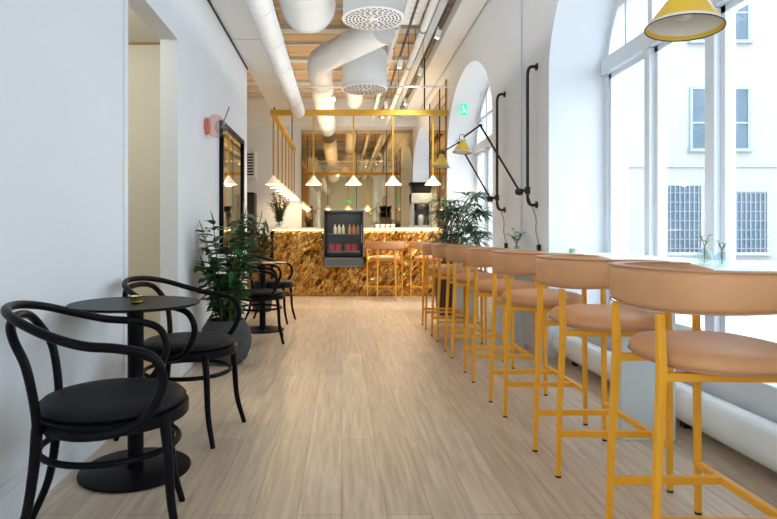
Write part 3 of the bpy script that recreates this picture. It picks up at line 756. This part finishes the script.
# palm at end of counter
p3 = thing('potted_palm', 'tall dark green palm in a brown planter at the end of the window counter', 'potted palm', (1.40, 7.45, 0))
bm = B(); v = box(bm, -.17, .17, -.17, .17, 0, .56)
for q in v[:4]: q.co.x *= .85; q.co.y *= .85
obj('planter', bm, M['planter'], p3, bev=.008)
bm = B(); box(bm, -.15, .15, -.15, .15, .561, .57); obj('soil', bm, M['soil'], p3)
st, lf = B(), B()
for i in range(60):
    a = 2*PI*i/34*5.3+rnd(-.2,.2); sp = rnd(.02,.30); top = rnd(.86,1.55)
    pts = catmull([(math.cos(a)*.05, math.sin(a)*.05, .56), (math.cos(a)*(.05+sp*.4), math.sin(a)*(.05+sp*.4), .56+(top-.56)*.6), (.15+math.cos(a)*(.05+sp), math.sin(a)*(.05+sp), top)], 5)
    tube(st, pts, [.006,.003], 5)
    for k in range(10):
        aa = a+(k-4.5)*.36; leafm(lf, pts[-1], (math.cos(aa), math.sin(aa), rnd(-.1,.75)), (0,0,1), rnd(.2,.32), .032, rnd(.25,.75))
xclamp(lf, hi=.72)
obj('stem', st, M['stem'], p3); obj('foliage', lf, M['leaf2'], p3)

# small vases on counter
def sprig_vase(x, y, label, h=.07, r=.035, lh=.10, n=5, group=None, lmat='leafl'):
    t = thing('sprig_vase', label, 'vase', (x, y, .8855), 0, group)
    bm = B(); lathe(bm, [(0,0),(r*.8,0),(r,h*.3),(r*.9,h*.7),(r*.45,h*.9),(r*.55,h),(r*.45,h),(r*.38,h*.9),(r*.8,h*.7),(r*.9,h*.3),(0,.006)], seg=24); obj('vase', bm, M['vase'], t, smooth=60)
    st, lf = B(), B()
    for i in range(n):
        a = 2*PI*i/n+rnd(-.3,.3); e = (math.cos(a)*lh*.35, math.sin(a)*lh*.35, h+lh*rnd(.4,1)); pts = catmull([(0,0,.01),(0,0,h),e], 4); tube(st, pts, .0015, 5)
        for k in range(3): aa = a+k*2.1; leafm(lf, pts[-1-k], (math.cos(aa), math.sin(aa), .4), (0,0,1), lh*.42, lh*.24, .2)
    obj('stem', st, M['stem'], t); obj('foliage', lf, M[lmat], t)
sprig_vase(1.78, 2.80, 'small glass vase of green sprigs on the window counter, left of the pair', .085, .034, .07, 4)
sprig_vase(1.80, 2.70, 'small glass vase of green sprigs on the window counter, right of the pair', .065, .036, .06, 4)
sprig_vase(1.66, 5.42, 'small vase with a pale sprig under the wall lamps', .05, .03, .15, 7)
bm = B(); lathe(bm, [(0,0),(.024,0),(.027,.035),(.024,.035),(.021,.005),(0,.005)], seg=20)
o = single('candle_glass', 'tiny green candle glass on the window counter by the arch edge', 'candle holder', bm, mat('green_glass', (.55,.75,.55), .2, trans=.6)); o.location = (1.86, 4.6, .8855)

# ------------------------------------------------------------ wall lamps with yellow shades
def rot_to(d): return Vector(d).to_track_quat('Z', 'Y').to_matrix().to_4x4()
def wall_lamp(label, y0, elbow, shade, sr, mount=True):
    t = thing('wall_lamp', label, 'wall lamp', (XR, y0, 1.3), 0, 'yellow-shaded wall lamps')
    o = Vector((XR, y0, 1.3)); bm = B()
    zt = 1.24
    P = catmull([(0,0,zt),(-.05,0,zt),(-.075,0,zt-.02),(-.085,0,zt-.07)], 4)+[Vector((-.085,0,.07))]+catmull([(-.085,0,.06),(-.075,0,.02),(-.05,0,0),(0,0,0)], 4)
    tube(bm, P, .014, 10); obj('wall_bar', bm, M['gun'], t, smooth=60)
    for z in (0, zt):
        bm = B(); lathe(bm, [(0,0),(.032,0),(.032,.01),(.018,.016),(0,.016)], seg=20, mtx=Matrix.Translation((0,0,z)) @ Matrix.Rotation(-PI/2, 4, 'Y'))
        obj('wall_plate', bm, M['gun'], t, smooth=40)
    pv = Vector((-.085,0,.13)); e = Vector(elbow)-o; sh = Vector(shade)-o
    bm = B(); tube(bm, [pv-Vector((0,0,.03)), pv+Vector((0,0,.03))], .024, 14); tube(bm, [pv, pv+Vector((-.06,.02,0))], .013, 10); lathe(bm, [(0,-.035),(.03,-.025),(.038,0),(.03,.025),(0,.035)], tuple(pv+Vector((-.07,.02,-.01))), 16)
    obj('pivot', bm, M['gun'], t, smooth=40)
    pa = pv+Vector((-.07,.02,0))
    bm = B(); tube(bm, [pa, e], .010, 8); obj('lower_arm', bm, M['gun'], t, smooth=60)
    top = sh+Vector((0,0,sr*1.35))
    bm = B(); tube(bm, [e, top+Vector((.02,0,.03))], .009, 8); obj('upper_arm', bm, M['gun'], t, smooth=60)
    bm = B(); lathe(bm, [(0,-.016),(.016,-.01),(.018,0),(.016,.01),(0,.016)], tuple(e), 12)
    tube(bm, catmull([e+Vector((.01,0,-.02)), e+Vector((.03,0,.015)), e+Vector((0,0,.04)), e+Vector((-.03,0,.01))], 4), .003, 6); obj('elbow_joint', bm, M['gun'], t, smooth=60)
    bm = B(); tube(bm, catmull([top+Vector((-.022,0,-.01)), top+Vector((-.022,0,.035)), top+Vector((0,0,.055)), top+Vector((.022,0,.035)), top+Vector((.022,0,-.01))], 4), .003, 6); obj('shade_yoke', bm, M['gun'], t, smooth=60)
    tl = Matrix.Translation(sh) @ rot_to((.10, .02, 1))
    bm = B(); k = sr
    lathe(bm, [(k,0),(k*.62,k*.62),(k*.36,k*.98),(k*.30,k*1.02),(k*.30,k*1.3),(k*.22,k*1.38),(0,k*1.4)], seg=40, mtx=tl); s_ = obj('shade', bm, M['ysh'], t, smooth=50)
    bm = B(); lathe(bm, [(k*1.0,-.001),(k*.985,.003),(k*.60,k*.60),(k*.34,k*.95),(0,k*.97)], seg=40, mtx=tl); q = obj('shade_lining', bm, M['inner'], s_, smooth=50); q['label'] = 'off-white inside of the shade'
    bm = B(); tube(bm, [(tl @ Vector((k*math.cos(2*PI*i/40), k*math.sin(2*PI*i/40), 0))) for i in range(40)], .0015, 6, closed=True); obj('rim', bm, M['gun'], s_)
    bm = B(); lathe(bm, [(0,.2*k),(.22*k,.3*k),(.26*k,.5*k),(.14*k,.8*k),(0,.85*k)], seg=16, mtx=tl); obj('bulb', bm, M['cup'], t, smooth=60)
    if mount:
        c = [pv+Vector((.0,.0,-.03)), (-.04,.05,.02), (-.02,-.03,-.12), (-.03,-.06,-.24), (-.012,-.09,-.36)]
        bm = B(); tube(bm, catmull(c, 6), .003, 6); obj('cord', bm, M['gun'], t, smooth=60)
        bm = B(); box(bm, -.03, -.001, -.105, -.075, -.413, -.355); obj('plug', bm, M['gun'], t)
wall_lamp('black wall lamp with small yellow cone shade, on the pier nearer the camera', 5.115, (1.31, 5.40, 2.07), (1.116, 5.30, 1.795), .088)
wall_lamp('black wall lamp with small yellow cone shade, on the pier nearer the palm', 6.12, (1.31, 6.41, 2.07), (1.095, 6.31, 1.785), .10)
wall_lamp('wall lamp whose large yellow shade hangs in the top right corner', .75, (1.15, 1.2, 2.15), (.87, 1.45, 1.556), .089)

# conduit on the pier
t = thing('wall_conduit', 'thin white conduit running up the pier beside the wall lamp', 'conduit', (XR, 5.54, 1.6))
bm = B(); tube(bm, [(-.012,0,-.6),(-.012,0,2.25)], .010, 8); obj('pipe', bm, M['trimw'], t, smooth=60)
bm = B(); box(bm, -.03, 0, -.03, .03, .74, .80); box(bm, -.02, 0, -.02, .02, -.3, -.27); obj('clip', bm, M['trimw'], t)

# exit signs
def exit_sign(loc, w_, h_, rz, label):
    t = thing('exit_sign', label, 'exit sign', loc, rz)
    bm = B(); box(bm, -w_/2, w_/2, -.008, .008, 0, h_); obj('panel', bm, M['green'], t)
    bm = B(); k = h_/.2; y0, y1 = -.0105, -.0085
    def q(x0, x1, z0, z1): box(bm, x0*k, x1*k, y0, y1, z0*k, z1*k)
    lathe(bm, [(0,0),(.012*k,0),(.012*k,.002),(0,.002)], (-.012*k,-.0085,.155*k), 12, None)
    bmesh.ops.transform(bm, matrix=Matrix.Translation((-.012*k,-.0085,.155*k)) @ Matrix.Rotation(PI/2,4,'X') @ Matrix.Translation((.012*k,.0085,-.155*k)), verts=bm.verts[:])
    def bar(p, q_, r): tube(bm, [(p[0]*k,-.0095,p[1]*k),(q_[0]*k,-.0095,q_[1]*k)], r*k, 6)
    bar((-.008,.14),(.004,.09),.008); bar((.004,.09),(-.02,.06),.006); bar((-.02,.06),(-.022,.03),.005); bar((.004,.09),(.026,.065),.006); bar((.026,.065),(.036,.035),.005)
    bar((-.008,.135),(-.032,.115),.004); bar((-.006,.135),(.022,.12),.004)
    obj('pictogram', bm, M['signw'], t)
    bm = B(); tube(bm, [(0,0,h_),(0,0,h_+.09)], .004, 6); obj('hanger', bm, M['steel'], t)
exit_sign((1.93, 9.05, 2.93), .10, .19, .0, 'green running-man exit sign inside the arched window recess')
exit_sign((.41, YB+.03, 2.85), .42, .17, PI, 'green exit sign seen in the bronze mirror above the entrance')

# wall mirror and glass sconce on the left
wm = thing('framed_mirror', 'tall black framed mirror on the left wall behind the plant', 'mirror', (XL, 6.12, .85))
bm = B(); hy = .6; zt = 1.29
box(bm, 0.001, .04, -hy, -hy+.045, 0, zt); box(bm, 0.001, .04, hy-.045, hy, 0, zt); box(bm, 0.001, .04, -hy, hy, 0, .045); box(bm, 0.001, .04, -hy, hy, zt-.045, zt); obj('frame', bm, M['black'], wm)
bm = B(); box(bm, .001, .02, -hy+.04, hy-.04, .04, zt-.04); obj('mirror_glass', bm, M['mirror2'], wm)
gs = thing('glass_sconce', 'round wall light of pink and clear blown glass on the left wall', 'wall light', (XL, 4.98, 1.98))
mx = Matrix.Rotation(PI/2, 4, 'Y')
bm = B(); lathe(bm, [(0,0.001),(.075,0.001),(.075,.02),(.06,.028),(0,.028)], seg=32, mtx=mx); obj('wall_plate', bm, M['red'], gs, smooth=40)
bm = B(); lathe(bm, [(.045,.02),(.072,.028),(.092,.048),(.101,.075),(.100,.10),(.088,.128),(.066,.15),(.036,.163),(0,.167)], seg=40, mtx=mx); obj('pink_globe', bm, M['pinkg'], gs, smooth=60)
bm = B(); lathe(bm, [(0,.09),(.03,.094),(.055,.11),(.068,.14),(.062,.17),(.04,.192),(0,.2)], (0,.05,-.02), 32, mx); obj('clear_globe', bm, M['vase'], gs, smooth=60)
bm = B(); tube(bm, [(.14,-.02,-.02),(.20,.02,.17)], .006, 8); obj('rod', bm, M['steel'], gs)

# nook furniture seen past the end of the left wall
t = thing('tall_cabinet', 'tall black cabinet at the far left beyond the wall end', 'cabinet', (-2.45, 13.8, 0))
bm = B(); box(bm, -.35, .35, -.2, .25, 0, 2.05); obj('body', bm, M['black'], t, bev=.01)
bm = B(); box(bm, -.33, -.01, -.22, -.201, .08, 2.0); d1 = obj('door', bm, M['gun'], t); bm = B(); box(bm, .01, .33, -.22, -.201, .08, 2.0); d2 = obj('door', bm, M['gun'], t)
bm = B(); box(bm, -.05, -.03, -.25, -.221, 1, 1.3); obj('handle', bm, M['steel'], d1)
bm = B(); box(bm, .03, .05, -.25, -.221, 1, 1.3); obj('handle', bm, M['steel'], d2)
t = thing('air_conditioner', 'grey ventilation unit on the far left wall above the black cabinet', 'ventilation unit', (-2.35, 14.1, 2.4))
bm = B(); box(bm, -.25, .25, -.25, 0, 0, .7); obj('casing', bm, M['joist'], t, bev=.01)
bm = B()
for k in range(8): box(bm, -.2, .2, -.256, -.2501, .08+k*.07, .12+k*.07)
obj('grille', bm, M['dark'], t)
t = thing('sideboard', 'orange wooden sideboard at the left end of the bar', 'sideboard', (-1.75, 11.2, 0))
bm = B(); box(bm, -.4, .38, -.2, .2, 0, .95); obj('body', bm, M['plinth'], t, bev=.008)
for s in (-1, 1):
    bm = B(); box(bm, s*.19-.18, s*.19+.17, -.22, -.2, .06, .9); d = obj('door', bm, M['plinth'], t, bev=.004)
    bm = B(); lathe(bm, [(0,0),(.012,0),(.014,.02),(0,.022)], (0,0,0), 12, Matrix.Translation((s*.04,-.221,.6)) @ Matrix.Rotation(PI/2,4,'X')); obj('knob', bm, M['brass'], d)
# side room ceiling lamp
t = thing('ceiling_lamp', 'round flush lamp on the ceiling of the side room', 'ceiling lamp', (-2.2, 3.7, 2.72))
bm = B(); lathe(bm, [(0,0),(.16,0),(.15,-.05),(0,-.06)], seg=32); obj('diffuser', bm, M['led'], t, smooth=50)
mklight('POINT', 'lamp_light', (0,0,-.2), 14, (1,.95,.85), .15, parent=t)
